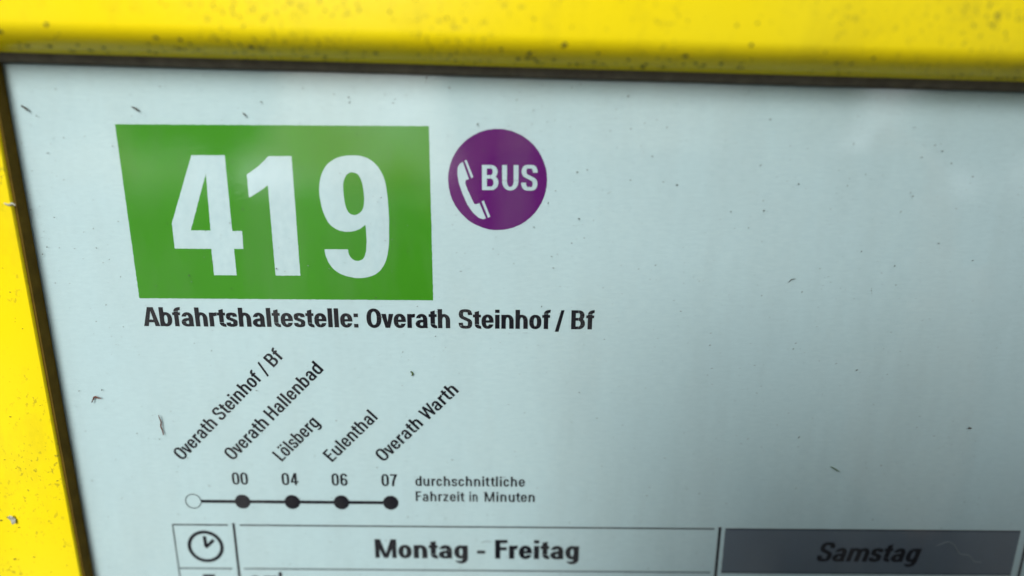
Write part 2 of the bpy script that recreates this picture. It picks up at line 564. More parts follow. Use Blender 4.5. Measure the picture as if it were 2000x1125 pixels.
INK_Y = -0.000030
STEP = 0.0000022
def print_text(name, txt, st, x0, z0, cap, length, parent, material, angle=0.0, slant=0.0, lift=0.0):
    strips, w = text_polys(txt, st)
    sx = length / w
    verts, faces = [], []
    ca, sa = cos(angle), sin(angle)
    rnd = random.Random(hash(len(txt)) + int(x0 * 10))
    for i, s in enumerate(strips):
        y = INK_Y - lift - STEP * (i % 7)
        for quad in s:
            base = len(verts)
            for px, py in quad:
                a = px * sx + slant * py * cap
                b = py * cap
                a += rnd.uniform(-.0015, .0015) * cap
                b += rnd.uniform(-.0015, .0015) * cap
                verts.append(((x0 + a * ca - b * sa) * MM, y, (z0 + a * sa + b * ca) * MM))
            faces.append(tuple(range(base, base + len(quad))))
    return mesh_obj(name, verts, faces, material, parent, origin=(x0 * MM, INK_Y, z0 * MM))

def flat_shape(name, outer, holes, material, parent, y):
    loops = [[Vector((p[0], p[1], 0)) for p in outer]] + [[Vector((p[0], p[1], 0)) for p in h] for h in holes]
    tris = tessellate_polygon(loops)
    pts = [p for l in loops for p in l]
    return mesh_obj(name, [(p.x * MM, y, p.y * MM) for p in pts], [tuple(t) for t in tris], material, parent, origin=(outer[0][0] * MM, y, outer[0][1] * MM))

def circle(cx, cz, r, n=72, jit=0.0):
    return [(cx + (r + random.uniform(-jit, jit)) * cos(2 * pi * i / n), cz + (r + random.uniform(-jit, jit)) * sin(2 * pi * i / n)) for i in range(n)]

def rough_edge(pts, step=0.25, j=0.03):
    out = []
    for i in range(len(pts)):
        a, b = pts[i], pts[(i + 1) % len(pts)]
        n = max(1, int(math.hypot(b[0] - a[0], b[1] - a[1]) / step))
        for k in range(n):
            t = k / n
            out.append((a[0] + (b[0] - a[0]) * t + random.uniform(-j, j), a[1] + (b[1] - a[1]) * t + random.uniform(-j, j)))
    return out

# ------------------------------------------------------------------ the display case
GROUND_Z = -1.46
case = empty('display_case', (0.063, 0.0, -0.19), 'weathered yellow metal display case with clear pane in front of the bus timetable', 'display case')

XL, XR, ZB = -85.8, 212.0, -191.0          # clear opening, mm
TILT = radians(-1.30)                       # the top rail hangs a little out of square
def top_z(x): return 19.02 + x * math.tan(TILT)

def extrude_profile(name, prof, path0, path1, axis, material, parent, segs=1, smooth=True):
    """prof: list of (a, h) mm; axis 'x' -> a is z offset from top_z line, 'z' -> a is x"""
    verts, faces = [], []
    n = len(prof)
    for s in range(segs + 1):
        t = path0 + (path1 - path0) * s / segs
        for a, h in prof:
            if axis == 'x': verts.append((t * MM, -h * MM, (top_z(t) + a) * MM))
            else: verts.append((a * MM, -h * MM, t * MM))
    for s in range(segs):
        for i in range(n):
            j = (i + 1) % n
            faces.append((s * n + i, s * n + j, (s + 1) * n + j, (s + 1) * n + i))
    faces.append(tuple(range(n))); faces.append(tuple(reversed(range(segs * n, segs * n + n))))
    o = mesh_obj(name, verts, faces, material, parent, smooth=smooth)
    return o

def fix_normals(o, angle=35):
    bm = bmesh.new(); bm.from_mesh(o.data)
    bmesh.ops.recalc_face_normals(bm, faces=bm.faces)
    for e in bm.edges:
        if len(e.link_faces) == 2 and e.calc_face_angle(0) > radians(angle): e.smooth = False
    bm.to_mesh(o.data); bm.free()

# top rail: rounded nose under a broad flat face
nose = [(0.0, 0.4), (0.0, 2.3), (0.04, 2.6), (0.15, 3.1)]
for i in range(1, 13):
    a = radians(90 * i / 12)
    nose.append((0.15 + 3.3 * (1 - cos(a)), 3.1 + 4.9 * sin(a)))
prof = nose + [(6.5, 8.25), (14, 8.5), (30, 8.6), (41, 8.0), (42.5, 6.0), (42.5, -24), (3.0, -24), (3.0, 0.4)]
rail = extrude_profile('top_rail', prof, -121.0, 248.0, 'x', M['yellow'], case, segs=2)
fix_normals(rail)
# soot caught along the rounded nose
rs = random.Random(11)
sv, sf = [], []
knots = [rs.uniform(-82, 84) for _ in range(26)]
for i in range(420):
    x = rs.choice(knots) + rs.gauss(0, 2.2) if rs.random() < .6 else rs.uniform(-95, 95)
    a = radians(min(88, abs(rs.gauss(18, 22))))
    r = .05 + .32 * rs.random() ** 4
    cz_, ch_ = 0.15 + 3.3 * (1 - cos(a)), 3.1 + 4.9 * sin(a)
    ta, th = 3.3 * sin(a), 4.9 * cos(a); L_ = math.hypot(ta, th); ta, th = ta / L_, th / L_
    n_ = 7; base = len(sv)
    for k in range(n_):
        an = 2 * pi * k / n_
        rr_ = r * rs.uniform(.5, 1.3)
        uu, ww = rr_ * 1.3 * cos(an), rr_ * sin(an)
        sv.append(((x + uu) * MM, -(ch_ + ww * th + ta * .05) * MM, (top_z(x + uu) + cz_ + ww * ta - th * .05) * MM))
    sv.append((x * MM, -(ch_ + ta * (.05 + r * .35)) * MM, (top_z(x) + cz_ - th * (.05 + r * .35)) * MM))
    for k in range(n_): sf.append((base + k, base + (k + 1) % n_, base + n_))
for i in range(900):
    kx, kz = rs.choice(((-12, 8), (-30, 7), (2, 6), (22, 7), (45, 6), (60, 9), (-50, 9), (75, 7)))
    x, dz = (kx + rs.gauss(0, 11), kz + rs.gauss(0, 3.5)) if rs.random() < .8 else (rs.uniform(-95, 95), rs.uniform(5, 15))
    if dz < 4.2: continue
    h_ = 8.24 + max(0, dz - 6.5) * .033
    r = .04 + .17 * rs.random() ** 4
    base = len(sv)
    for k in range(6):
        an = 2 * pi * k / 6
        rr_ = r * rs.uniform(.5, 1.3)
        sv.append(((x + rr_ * cos(an)) * MM, -(h_ - .02) * MM, (top_z(x) + dz + rr_ * 1.3 * sin(an)) * MM))
    sv.append((x * MM, -(h_ + r * .3) * MM, (top_z(x) + dz) * MM))
    for k in range(6): sf.append((base + k, base + (k + 1) % 6, base + 6))
for i in range(170):
    u_ = rs.random() ** 1.6
    x, z = XL - .6 - 17 * rs.random(), 15 - 92 * (1 - u_ * .9) if rs.random() < .7 else rs.uniform(-78, 15)
    h_ = 2.75 + min(.4, (XL - x) * .08)
    if x < XL - 9: h_ = 3.1
    if x < XL - 14.5: h_ = 3.35
    r = .05 + .22 * rs.random() ** 4
    base = len(sv)
    for k in range(6):
        an = 2 * pi * k / 6
        rr_ = r * rs.uniform(.5, 1.3)
        sv.append(((x + rr_ * 1.5 * cos(an)) * MM, -(h_ - .1) * MM, (z + rr_ * .7 * sin(an)) * MM))
    sv.append((x * MM, -(h_ + .15 + r * .3) * MM, z * MM))
    for k in range(6): sf.append((base + k, base + (k + 1) % 6, base + 6))
o_ = mesh_obj('soot_specks', sv, sf, plain('soot', (0.05, 0.042, 0.015, 1), 0.95), case)
o_['kind'] = 'stuff'
# left rail
prof = [(XL, 0.45), (XL, 2.45), (XL - .12, 2.68), (XL - 1.2, 2.9), (XL - 4, 3.15), (XL - 8, 3.2), (XL - 11, 2.95), (XL - 14, 3.05), (XL - 19, 4.0), (XL - 26, 5.2), (XL - 33, 5.2), (XL - 34.8, 3.5), (XL - 34.8, -24), (XL - 3, -24), (XL - 3, 0.45)]
rail = extrude_profile('side_rail', prof, ZB - 36, top_z(XL) - 0.0, 'z', M['yellow'], case)
fix_normals(rail)
prof = [(XR, 0.45), (XR, 2.45), (XR + .12, 2.68), (XR + 1.2, 2.9), (XR + 8, 3.2), (XR + 14, 3.05), (XR + 26, 5.2), (XR + 33, 5.2), (XR + 34.8, 3.5), (XR + 34.8, -24), (XR + 3, -24), (XR + 3, 0.45)]
rail = extrude_profile('side_rail', prof, ZB - 36, top_z(XR + 34), 'z', M['yellow'], case)
fix_normals(rail)
v, f = box((XL) * MM, -0.0052, (ZB - 34) * MM, XR * MM, 0.024, ZB * MM)
rail = mesh_obj('bottom_rail', v, f, M['yellow'], case)
# gasket strips along the rails, coloured to stand in for shade and mirrored rail
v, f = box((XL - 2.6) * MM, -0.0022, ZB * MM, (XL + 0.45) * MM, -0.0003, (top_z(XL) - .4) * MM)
mesh_obj('side_gasket_shade', v, f, M['gasket_shade'], case)
prof = [(0.3, 0.29), (-1.15, 0.29), (-1.28, 0.45), (-1.2, 0.8), (-0.8, 1.3), (-0.3, 1.8), (0.1, 2.0), (0.3, 2.1)]
g = extrude_profile('top_gasket_shade', prof, XL - 2, XR + 2, 'x', M['gasket_shade_grey'], case)
fix_normals(g)
# pane and back panel
v, f = box((XL - 2) * MM, -0.00028, ZB * MM, (XR + 2) * MM, -0.00016, (26) * MM)
pane = mesh_obj('glass_pane', v, f, M['pane'], case)
v, f = box((XL - 2.9) * MM, 0.0006, (ZB - 2) * MM, (XR + 2.9) * MM, 0.022, 26 * MM)
mesh_obj('back_panel', v, f, M['metal'], case)

# steel post that carries the case
post = empty('steel_post', (0.063, 0.050, GROUND_Z), 'grey galvanised steel post carrying the yellow display case', 'post')
vv, ff = [], []
for z in (GROUND_Z, 0.12):
    for i in range(24):
        vv.append((0.063 + 0.030 * cos(2 * pi * i / 24), 0.056 + 0.030 * sin(2 * pi * i / 24), z))
for i in range(24):
    ff.append((i, (i + 1) % 24, 24 + (i + 1) % 24, 24 + i))
ff.append(tuple(range(24))); ff.append(tuple(range(24, 48)))
mesh_obj('tube', vv, ff, M['metal'], post, smooth=False)
v, f = box(0.020, 0.0225, -0.05, 0.106, 0.0265, -0.02)
mesh_obj('bracket', v, f, M['metal'], post)

# ------------------------------------------------------------------ the printed timetable
sheet = empty('timetable_sheet', (0.063, 0.0, -0.19), 'white printed bus timetable for line 419 behind the pane', 'timetable')
nx, nz = 60, 42
vv, ff = [], []
for j in range(nz + 1):
    for i in range(nx + 1):
        vv.append(((XL - 1.5 + (XR - XL + 3) * i / nx) * MM, 0.0, (ZB + 1 + (24 - ZB) * j / nz) * MM))
for j in range(nz):
    for i in range(nx):
        a = j * (nx + 1) + i
        ff.append((a, a + 1, a + nx + 2, a + nx + 1))
paper = mesh_obj('paper', vv, ff, M['paper'], sheet)
sol = paper.modifiers.new('thickness', 'SOLIDIFY'); sol.thickness = 0.0002; sol.offset = -1

# green route number block with its three white digits
block = flat_shape('route_block', rough_edge([(-68.1, 10.0), (-14.6, 9.95), (-14.62, -20.4), (-68.15, -20.35)], .22, .035), [], M['green'], sheet, -0.000020)
block['label'] = 'green block with the route number 419'
FOUR = [(-55.65, 4.95), (-49.89, 4.98), (-49.93, -8.03), (-48.19, -8.02), (-48.25, -11.22), (-49.93, -11.23), (-49.95, -16.0), (-54.04, -16.02), (-54.0, -11.24), (-60.54, -11.23), (-60.5, -6.75)]
FOURH = [(-53.5, 1.88), (-53.78, -7.97), (-57.27, -7.97)]
ONE = [(-42.38, 4.86), (-38.38, 4.87), (-38.45, -16.0), (-42.93, -16.01), (-42.91, -0.06), (-44.45, -1.15), (-46.4, -2.22), (-46.41, 1.74), (-44.17, 3.21)]
NINE = [(-29.6, -11.17), (-29.41, -12.25), (-28.78, -13.03), (-27.92, -13.24), (-27.07, -12.93), (-26.56, -12.08), (-26.28, -10.84), (-26.19, -8.99), (-26.23, -6.79)]
NINE2 = [(-26.23, -6.79), (-27.24, -7.53), (-28.49, -7.96), (-30.03, -8.03), (-31.53, -7.56), (-32.83, -6.35), (-33.69, -4.18), (-34.01, -1.79), (-33.92, -0.01), (-33.33, 2.05), (-32.17, 3.65), (-30.47, 4.68), (-28.36, 5.06), (-26.28, 4.93), (-24.53, 4.13), (-23.26, 2.68), (-22.45, 0.64), (-22.16, -1.72), (-22.04, -4.71), (-22.11, -7.74), (-22.33, -10.82), (-22.83, -12.99), (-23.68, -14.56), (-24.87, -15.67), (-26.46, -16.22), (-28.18, -16.36), (-30.19, -16.02), (-32.0, -15.09), (-33.16, -13.68), (-33.68, -12.13), (-33.8, -11.19)]
NINEH = [(-28.07, 2.22), (-27.1, 1.85), (-26.51, 0.62), (-26.29, -0.86), (-26.26, -2.64), (-26.61, -4.14), (-27.41, -4.89), (-28.18, -5.11), (-29.07, -4.69), (-29.6, -3.41), (-29.79, -1.47), (-29.75, 0.31), (-29.22, 1.63), (-28.68, 2.07)]
nine = catmull(NINE, False, 4)[:-1] + catmull(NINE2, False, 4)
flat_shape('digit', rough_edge(FOUR, .25, .03), [rough_edge(FOURH, .25, .03)], M['blank'], block, -0.000034)
flat_shape('digit', rough_edge(ONE, .25, .03), [], M['blank'], block, -0.000034)
flat_shape('digit', [(a + random.uniform(-.025, .025), b + random.uniform(-.025, .025)) for a, b in nine], [catmull(NINEH, True, 4)], M['blank'], block, -0.000034)

# purple call-bus emblem
emb = flat_shape('call_bus_emblem', circle(-2.93, 0.98, 8.58, 150, .03), [], M['purple'], sheet, -0.000020)
emb['label'] = 'purple disc with a white telephone handset and the word BUS'
HAND = [(-8.93, 4.05), (-7.89, 1.17), (-8.45, 1.0), (-8.54, 0.46), (-8.14, -0.65), (-7.49, -2.05), (-7.05, -3.0), (-6.73, -3.14), (-6.1, -2.93), (-4.98, -5.54), (-5.41, -5.73), (-6.27, -5.45), (-7.22, -4.6), (-8.17, -3.28), (-9.0, -1.41), (-9.64, 0.46), (-9.87, 1.94), (-9.83, 3.04), (-9.5, 3.69)]
flat_shape('handset', HAND, [], M['blank'], emb, -0.000034)
flat_shape('earpiece', [(-8.61, 4.29), (-8.27, 4.39), (-7.13, 1.55), (-7.49, 1.34)], [], M['blank'], emb, -0.000034)
flat_shape('mouthpiece', [(-5.71, -2.63), (-5.33, -2.49), (-4.21, -5.25), (-4.6, -5.48)], [], M['blank'], emb, -0.000034)

BOLD = dict(S=.222, H=.155, X=.735, k=1.0, gap=.085, space=.22)
EMB = dict(S=.195, H=.14, X=.73, k=.97, gap=.15)
MED = dict(S=.162, H=.13, X=.735, k=.80, gap=.12, space=.34)
NUM = dict(S=.17, H=.13, X=.73, k=.92, gap=.12)
REG = dict(S=.18, H=.135, X=.73, k=.92, gap=.17, space=.3)
HEAVY = dict(S=.255, H=.165, X=.70, k=1.08, gap=.10, space=.25)
ITAL = dict(S=.225, H=.155, X=.71, k=1.0, gap=.08)
print_text('bus_lettering', 'BUS', EMB, -5.62, -0.67, 4.25, 9.60, emb, M['blank'], lift=0.000010)

for txt, x0, x1, z, h in (('Abfahrtshaltestelle:', -67.98, -28.47, -25.60, 3.60), ('Overath', -26.93, -11.61, -25.63, 3.6), ('Steinhof', -10.03, 6.72, -25.66, 3.6), ('Bf', 10.55, 14.76, -25.68, 3.6)):
    print_text('stop_name_lettering', txt, BOLD, x0, z, h, x1 - x0, sheet, M['ink'])
flat_shape('slash', [(7.57, -26.17), (8.28, -26.17), (9.95 - .66, -22.09), (9.35 - .66, -22.09)], [], M['ink'], sheet, INK_Y)

A45 = radians(44.75)
for txt, x0, z0, ln in (('Overath Steinhof / Bf', -64.17, -52.72, 30.25), ('Overath Hallenbad', -54.33, -52.66, 26.65), ('Lölsberg', -44.82, -52.76, 11.30), ('Eulenthal', -35.02, -52.80, 13.15), ('Overath Warth', -25.02, -52.70, 20.95)):
    print_text('stop_lettering', txt, MED, x0, z0, 2.68, ln, sheet, M['ink'], angle=A45)

for txt, x0, x1, z in (('00', -54.97, -51.85, -57.72), ('04', -45.22, -41.95, -57.75), ('06', -35.43, -32.31, -57.78), ('07', -25.66, -22.58, -57.82)):
    print_text('minutes_number', txt, NUM, x0, z, 2.58, x1 - x0, sheet, M['ink'])
for txt, x0, x1, z in (('durchschnittliche', -19.03, 2.42, -57.72), ('Fahrzeit', -19.06, -9.48, -61.05), ('in', -8.47, -6.85, -61.05), ('Minuten', -5.48, 4.41, -61.05)):
    print_text('note_lettering', txt, REG, x0, z, 2.14, x1 - x0, sheet, M['ink'])
# route line with its stops
LZ = -61.46
for x0, x1 in ((-61.52, -54.7), (-52.1, -44.9), (-42.2, -35.1), (-32.5, -25.4)):
    flat_shape('route_line', rough_edge([(x0, LZ + .34), (x1, LZ + .34), (x1, LZ - .34), (x0, LZ - .34)], .6, .02), [], M['ink'], sheet, INK_Y)
for x in (-53.37, -43.52, -33.79, -24.03):
    flat_shape('stop_dot', circle(x, LZ, 1.55, 48, .02), [], M['ink'], sheet, INK_Y - .000006)
flat_shape('open_stop_ring', circle(-63.13, LZ, 1.62, 56, .01), [circle(-63.13, LZ, 1.44, 56)], M['ink'], sheet, INK_Y)

def rule(x0, z0, x1, z1, w, material, name='table_rule'):
    dx, dz = x1 - x0, z1 - z0
    L = math.hypot(dx, dz); nx_, nz_ = -dz / L * w / 2, dx / L * w / 2
    return flat_shape(name, rough_edge([(x0 + nx_, z0 + nz_), (x1 + nx_, z1 + nz_), (x1 - nx_, z1 - nz_), (x0 - nx_, z0 - nz_)], 1.3, .012), [], material, sheet, INK_Y - .000004)
for x0, x1 in ((-67.98, -56.85), (-54.5, 40.28), (42.5, 101.08)):
    rule(x0, -66.70, x1, -66.70, .30, M['ink_thin'])
for z in (-76.68, -86.6, -96.5):
    for x0, x1 in ((-67.9, -57.0), (-54.6, 40.25), (42.5, 101.1)):
        rule(x0, z, x1, z, .27, M['ink_thin'])
rule(-67.92, -66.6, -67.92, -170, .24, M['ink_thin'])
rule(-55.70, -66.25, -55.70, -170, .50, M['ink'])
rule(41.38, -66.3, 41.38, -170, .58, M['ink'])
rule(102.7, -66.8, 102.7, -170, .55, M['ink'])
fill = flat_shape('saturday_field', rough_edge([(42.45, -66.80), (101.1, -66.80), (101.1, -76.60), (42.45, -76.60)], .3, .03), [], M['slate'], sheet, -0.000018)
fill['label'] = 'dark slate heading field for Samstag'
# clock symbol
CX, CZ = -61.84, -71.62
clk = flat_shape('clock_ring', circle(CX, CZ, 3.64, 72, .01), [circle(CX, CZ, 2.92, 72)], M['ink'], sheet, INK_Y)
clk['label'] = 'round clock symbol with two hands'
flat_shape('clock_hand', [(CX - .36, CZ + 2.35), (CX + .34, CZ + 2.35), (CX + .40, CZ - .20), (CX - .30, CZ - .10)], [], M['ink'], clk, INK_Y - .000003)
flat_shape('clock_hand', [(CX - .25, CZ - .02), (CX + .20, CZ - .48), (CX + 2.0, CZ + 1.25), (CX + 1.55, CZ + 1.78)], [], M['ink'], clk, INK_Y - .000006)

print_text('weekday_lettering', 'Montag', HEAVY, -27.67, -73.92, 4.30, 18.75, sheet, M['ink'])
flat_shape('dash', [(-7.08, -72.03), (-5.42, -72.03), (-5.42, -72.75), (-7.08, -72.75)], [], M['ink'], sheet, INK_Y)
print_text('weekday_lettering', 'Freitag', HEAVY, -3.43, -73.88, 4.30, 16.90, sheet, M['ink'])
print_text('saturday_lettering', 'Samstag', ITAL, 61.25, -73.86, 4.30, 20.35, sheet, M['ink'], slant=.21)
print_text('hour_number', '5', HEAVY, -63.4, -82.2, 4.1, 2.8, sheet, M['ink'])
print_text('hour_number', "07", HEAVY, -53.9, -82.5, 4.1, 5.9, sheet, M['ink'])
flat_shape('apostrophe', [(-47.45, -79.6), (-47.10, -79.6), (-46.92, -77.9), (-47.0, -77.45), (-47.35, -77.3), (-47.62, -77.6), (-47.65, -78.0)], [], M['ink'], sheet, INK_Y)

# ------------------------------------------------------------------ grit and debris on the pane
PY = -0.00029
def chip(cx, cz, r, asp=1.0, ang=0.0, y=PY, thick=0.00006, rnd=random):
    n = rnd.choice((5, 6, 7))
    ca, sa = cos(ang), sin(ang)
    pts = []
    for i in range(n):
        a = 2 * pi * i / n
        rr = r * rnd.uniform(.6, 1.2)
        u, w = rr * cos(a) * asp, rr * sin(a)
        pts.append(((cx + u * ca - w * sa) * MM, (cz + u * sa + w * ca) * MM))
    v = [(p[0], y, p[1]) for p in pts] + [(cx * MM + (p[0] - cx * MM) * .6, y - thick, cz * MM + (p[1] - cz * MM) * .6) for p in pts]
    f = [tuple(range(n, 2 * n))] + [(i, (i + 1) % n, n + (i + 1) % n, n + i) for i in range(n)]
    return v, f
rnd = random.Random(7)
vv, ff = [], []
def add(v, f):
    b = len(vv)
    vv.extend(v); ff.extend(tuple(i + b for i in q) for q in f)
for i in range(3000):
    x = rnd.uniform(-88, 104); z = rnd.uniform(-80, 18)
    dens = .35 + .65 * max(0, (z + 25) / 43) + (.35 if -30 < x < 75 and z > -30 else 0) + (.3 if x < -70 else 0)
    if rnd.random() > dens * .72: continue
    if z > top_z(x) - 1.6: continue
    if -30 < x < -25 and -27 < z < -21: continue
    add(*chip(x, z, .032 + .08 * rnd.random() ** 6, rnd.uniform(1, 2.6), rnd.uniform(-.5, 1.3), rnd=rnd))
grit = mesh_obj('grit', vv, ff, M['soot'], None, origin=(0, PY, 0))
tag(grit, 'fine dark grit scattered over the clear pane of the case', 'grit', kind='stuff')
vv, ff = [], []
for i in range(260):
    x = rnd.uniform(-60, 100); z = rnd.uniform(-79, -5)
    add(*chip(x, z, .045 + .06 * rnd.random() ** 2, rnd.uniform(1, 3), rnd.uniform(-.6, .6), rnd=rnd, thick=.00002))
lint = mesh_obj('pale_dust', vv, ff, M['scuff'], None, origin=(0, PY, 0))
tag(lint, 'tiny pale dust specks scattered over the clear pane', 'dust', kind='stuff')

def debris(name, pts, w, material, label, cat, y=PY, group=None):
    """a tapering curled fibre or flake lying on the pane"""
    P = catmull(pts, False, 5)
    n = len(P)
    V, F = [], []
    for i, p in enumerate(P):
        a = P[max(0, i - 1)]; b = P[min(n - 1, i + 1)]
        dx, dz = b[0] - a[0], b[1] - a[1]
        L = math.hypot(dx, dz) or 1
        h = w / 2 * (0.45 + 0.55 * sin(pi * (i + .5) / n)) * rnd.uniform(.8, 1.2)
        ox, oz = -dz / L * h, dx / L * h
        lift = .00007 * (1 + sin(i * .9))
        V += [((p[0] + ox) * MM, y - lift, (p[1] + oz) * MM), (p[0] * MM, y - lift - w * .4 * MM, p[1] * MM), ((p[0] - ox) * MM, y - lift, (p[1] - oz) * MM)]
    for i in range(n - 1):
        for k in (0, 1):
            F.append((i * 3 + k, i * 3 + k + 1, i * 3 + 3 + k + 1, i * 3 + 3 + k))
    o = mesh_obj(name, V, F, material, None, origin=(pts[0][0] * MM, y, pts[0][1] * MM))
    return tag(o, label, cat, group)
debris('plant_fibre', [(-79.7, -40.6), (-79.35, -39.85), (-79.0, -39.45), (-78.5, -39.6), (-77.85, -39.75)], .34, M['fibre'], 'small bent reddish brown fibre on the pane left of the stop names', 'fibre')
debris('plant_fibre', [(-67.35, -43.0), (-67.15, -44.4), (-67.2, -45.6), (-66.95, -47.1)], .30, M['fibre'], 'thin upright brown fibre on the pane beside the first slanted stop name', 'fibre')
debris('moss_flake', [(-19.15, -33.9), (-18.9, -34.1), (-18.75, -34.5), (-18.95, -34.75)], .34, M['moss'], 'tiny green moss flake on the pane above the slanted word Warth', 'flake')
debris('dark_splinter', [(61.4, -52.7), (62.1, -53.1), (63.3, -53.8)], .2, M['moss'], 'slim dark splinter on the pane above the Samstag heading', 'splinter')
debris('dark_hair', [(49.2, -16.6), (49.7, -16.1), (50.4, -15.95)], .14, M['soot'], 'short curved dark hair in the empty upper right of the pane', 'hair')
debris('soot_flake', [(86.3, -44.3), (86.6, -44.5), (86.95, -44.5)], .35, M['soot'], 'small dark soot flake near the right edge of the pane', 'flake')
debris('pale_scratch', [(84.6, -69.8), (86.9, -69.0), (88.5, -70.1), (89.6, -71.6), (91.5, -72.0), (92.8, -73.4), (94.2, -73.4)], .12, M['scuff'], 'wandering pale scratch over the slate heading field at lower right', 'scratch')
debris('pale_scratch', [(-6.3, -70.0), (-5.2, -69.7), (-4.0, -69.8)], .10, M['scuff'], 'short pale scratch just above the dash between the weekdays', 'scratch')
debris('soot_flake', [(-83.2, 12.9), (-82.6, 12.4), (-82.2, 12.1)], .42, M['soot'], 'blurred dark flake in the top left corner of the pane', 'flake')
debris('soot_flake', [(-64.6, 12.8), (-64.0, 12.5), (-63.5, 12.2)], .34, M['soot'], 'dark slanted flake above the left end of the green block', 'flake')
debris('soot_flake', [(-45.9, 11.9), (-45.6, 11.6), (-45.4, 11.4)], .28, M['soot'], 'small dark flake just above the middle of the green block', 'flake')
debris('crust_spot', [(-86.6, -3.3), (-85.9, -3.6), (-85.3, -3.4), (-84.8, -3.7)], .4, M['chalk'], 'pale grey crust on the edge of the left yellow rail', 'crust', y=-0.0029)
debris('crust_spot', [(-96.6, -62.6), (-96.2, -63.4), (-95.9, -64.2)], 1.0, M['chalk'], 'grey green crust spot on the face of the left yellow rail', 'crust', y=-0.0033)

# ------------------------------------------------------------------ the place behind the viewer
S_ = 200.0
g = mesh_obj('ground', [(-S_, -S_, GROUND_Z), (S_, -S_, GROUND_Z), (S_, S_, GROUND_Z), (-S_, S_, GROUND_Z)], [(0, 1, 2, 3)], M['asphalt'])
g['kind'] = 'structure'

M['phone'] = plain('black_glass', (0.012, 0.012, 0.014, 1), 0.25)
M['lens'] = plain('lens_glass', (0.004, 0.004, 0.006, 1), 0.05)
M['skin'] = plain('skin', (0.50, 0.30, 0.21, 1), 0.5, nscale=60, var=.08)
M['jacket'] = plain('dark_jacket', (0.030, 0.036, 0.045, 1), 0.85, nscale=80)
M['jeans'] = plain('dark_jeans', (0.035, 0.045, 0.075, 1), 0.85, nscale=120)
M['hair'] = plain('brown_hair', (0.05, 0.032, 0.02, 1), 0.7, nscale=200, var=.5)
M['shoe'] = plain('black_shoe', (0.02, 0.02, 0.02, 1), 0.5)
M['white'] = plain('eye_white', (0.75, 0.73, 0.70, 1), 0.3)
M['lip'] = plain('lip', (0.42, 0.18, 0.15, 1), 0.5)

# the phone that takes the picture, held level; its lens looks at the case
phone = empty('smartphone', (0.068, -0.101, -0.026), 'black smartphone held level in front of the yellow display case', 'phone')
def slab(x0, z0, x1, z1, y0, y1, r, n=6, bev=0.0012):
    def loop(inset, y):
        L = []
        for cx, cz, a0 in ((x1 - r, z1 - r, 0), (x0 + r, z1 - r, 90), (x0 + r, z0 + r, 180), (x1 - r, z0 + r, 270)):
            for i in range(n + 1):
                a = radians(a0 + 90 * i / n)
                L.append((cx + (r - inset) * cos(a), y, cz + (r - inset) * sin(a)))
        return L
    loops = [loop(bev, y0), loop(0, y0 - bev), loop(0, y1 + bev), loop(bev, y1)]
    m_ = len(loops[0])
    v = [p for l in loops for p in l]
    f = [tuple(range(m_)), tuple(reversed(range(3 * m_, 4 * m_)))]
    for k in range(3):
        for i in range(m_):
            f.append((k * m_ + i, k * m_ + (i + 1) % m_, (k + 1) * m_ + (i + 1) % m_, (k + 1) * m_ + i))
    return v, f
v, f = slab(-0.013, -0.064, 0.149, 0.013, -0.0975, -0.1060, 0.010)
fix_normals(mesh_obj('phone_body', v, f, M['phone'], phone))
v, f = slab(-0.009, -0.030, 0.017, 0.009, -0.0962, -0.0974, 0.008, bev=.0004)
fix_normals(mesh_obj('camera_bump', v, f, M['phone'], phone))
for cx, cz in ((0.0, 0.0), (0.0, -0.020)):
    vv = []; ff = []
    for y, r in ((-0.0961, .0060), (-0.0955, .0056), (-0.0955, .0046), (-0.0958, .0001)):
        for i in range(24): vv.append((cx + 0.003 + r * cos(2 * pi * i / 24), y, cz + r * sin(2 * pi * i / 24)))
    for k in range(3):
        for i in range(24): ff.append((k * 24 + i, k * 24 + (i + 1) % 24, (k + 1) * 24 + (i + 1) % 24, (k + 1) * 24 + i))
    fix_normals(mesh_obj('camera_lens', vv, ff, M['lens'], phone))

def skin_mesh(name, joints, edges, material, parent, root=0, levels=2):
    """joints: (x, y, z, rx, ry)"""
    pw = wloc(parent)
    bm = bmesh.new()
    lay = bm.verts.layers.skin.verify()
    vs_ = []
    for i, j in enumerate(joints):
        b_ = bm.verts.new(Vector(j[:3]) - pw)
        b_[lay].radius = (j[3], j[4] if len(j) > 4 else j[3])
        b_[lay].use_root = i == root
        vs_.append(b_)
    for a, b in edges: bm.edges.new((vs_[a], vs_[b]))
    me = bpy.data.meshes.new(name)
    bm.to_mesh(me); bm.free()
    me.materials.append(material)
    o = bpy.data.objects.new(name, me)
    C.objects.link(o); o.parent = parent
    sk = o.modifiers.new('skin', 'SKIN'); sk.use_smooth_shade = True
    ss = o.modifiers.new('subdivision', 'SUBSURF'); ss.levels = ss.render_levels = levels
    return o

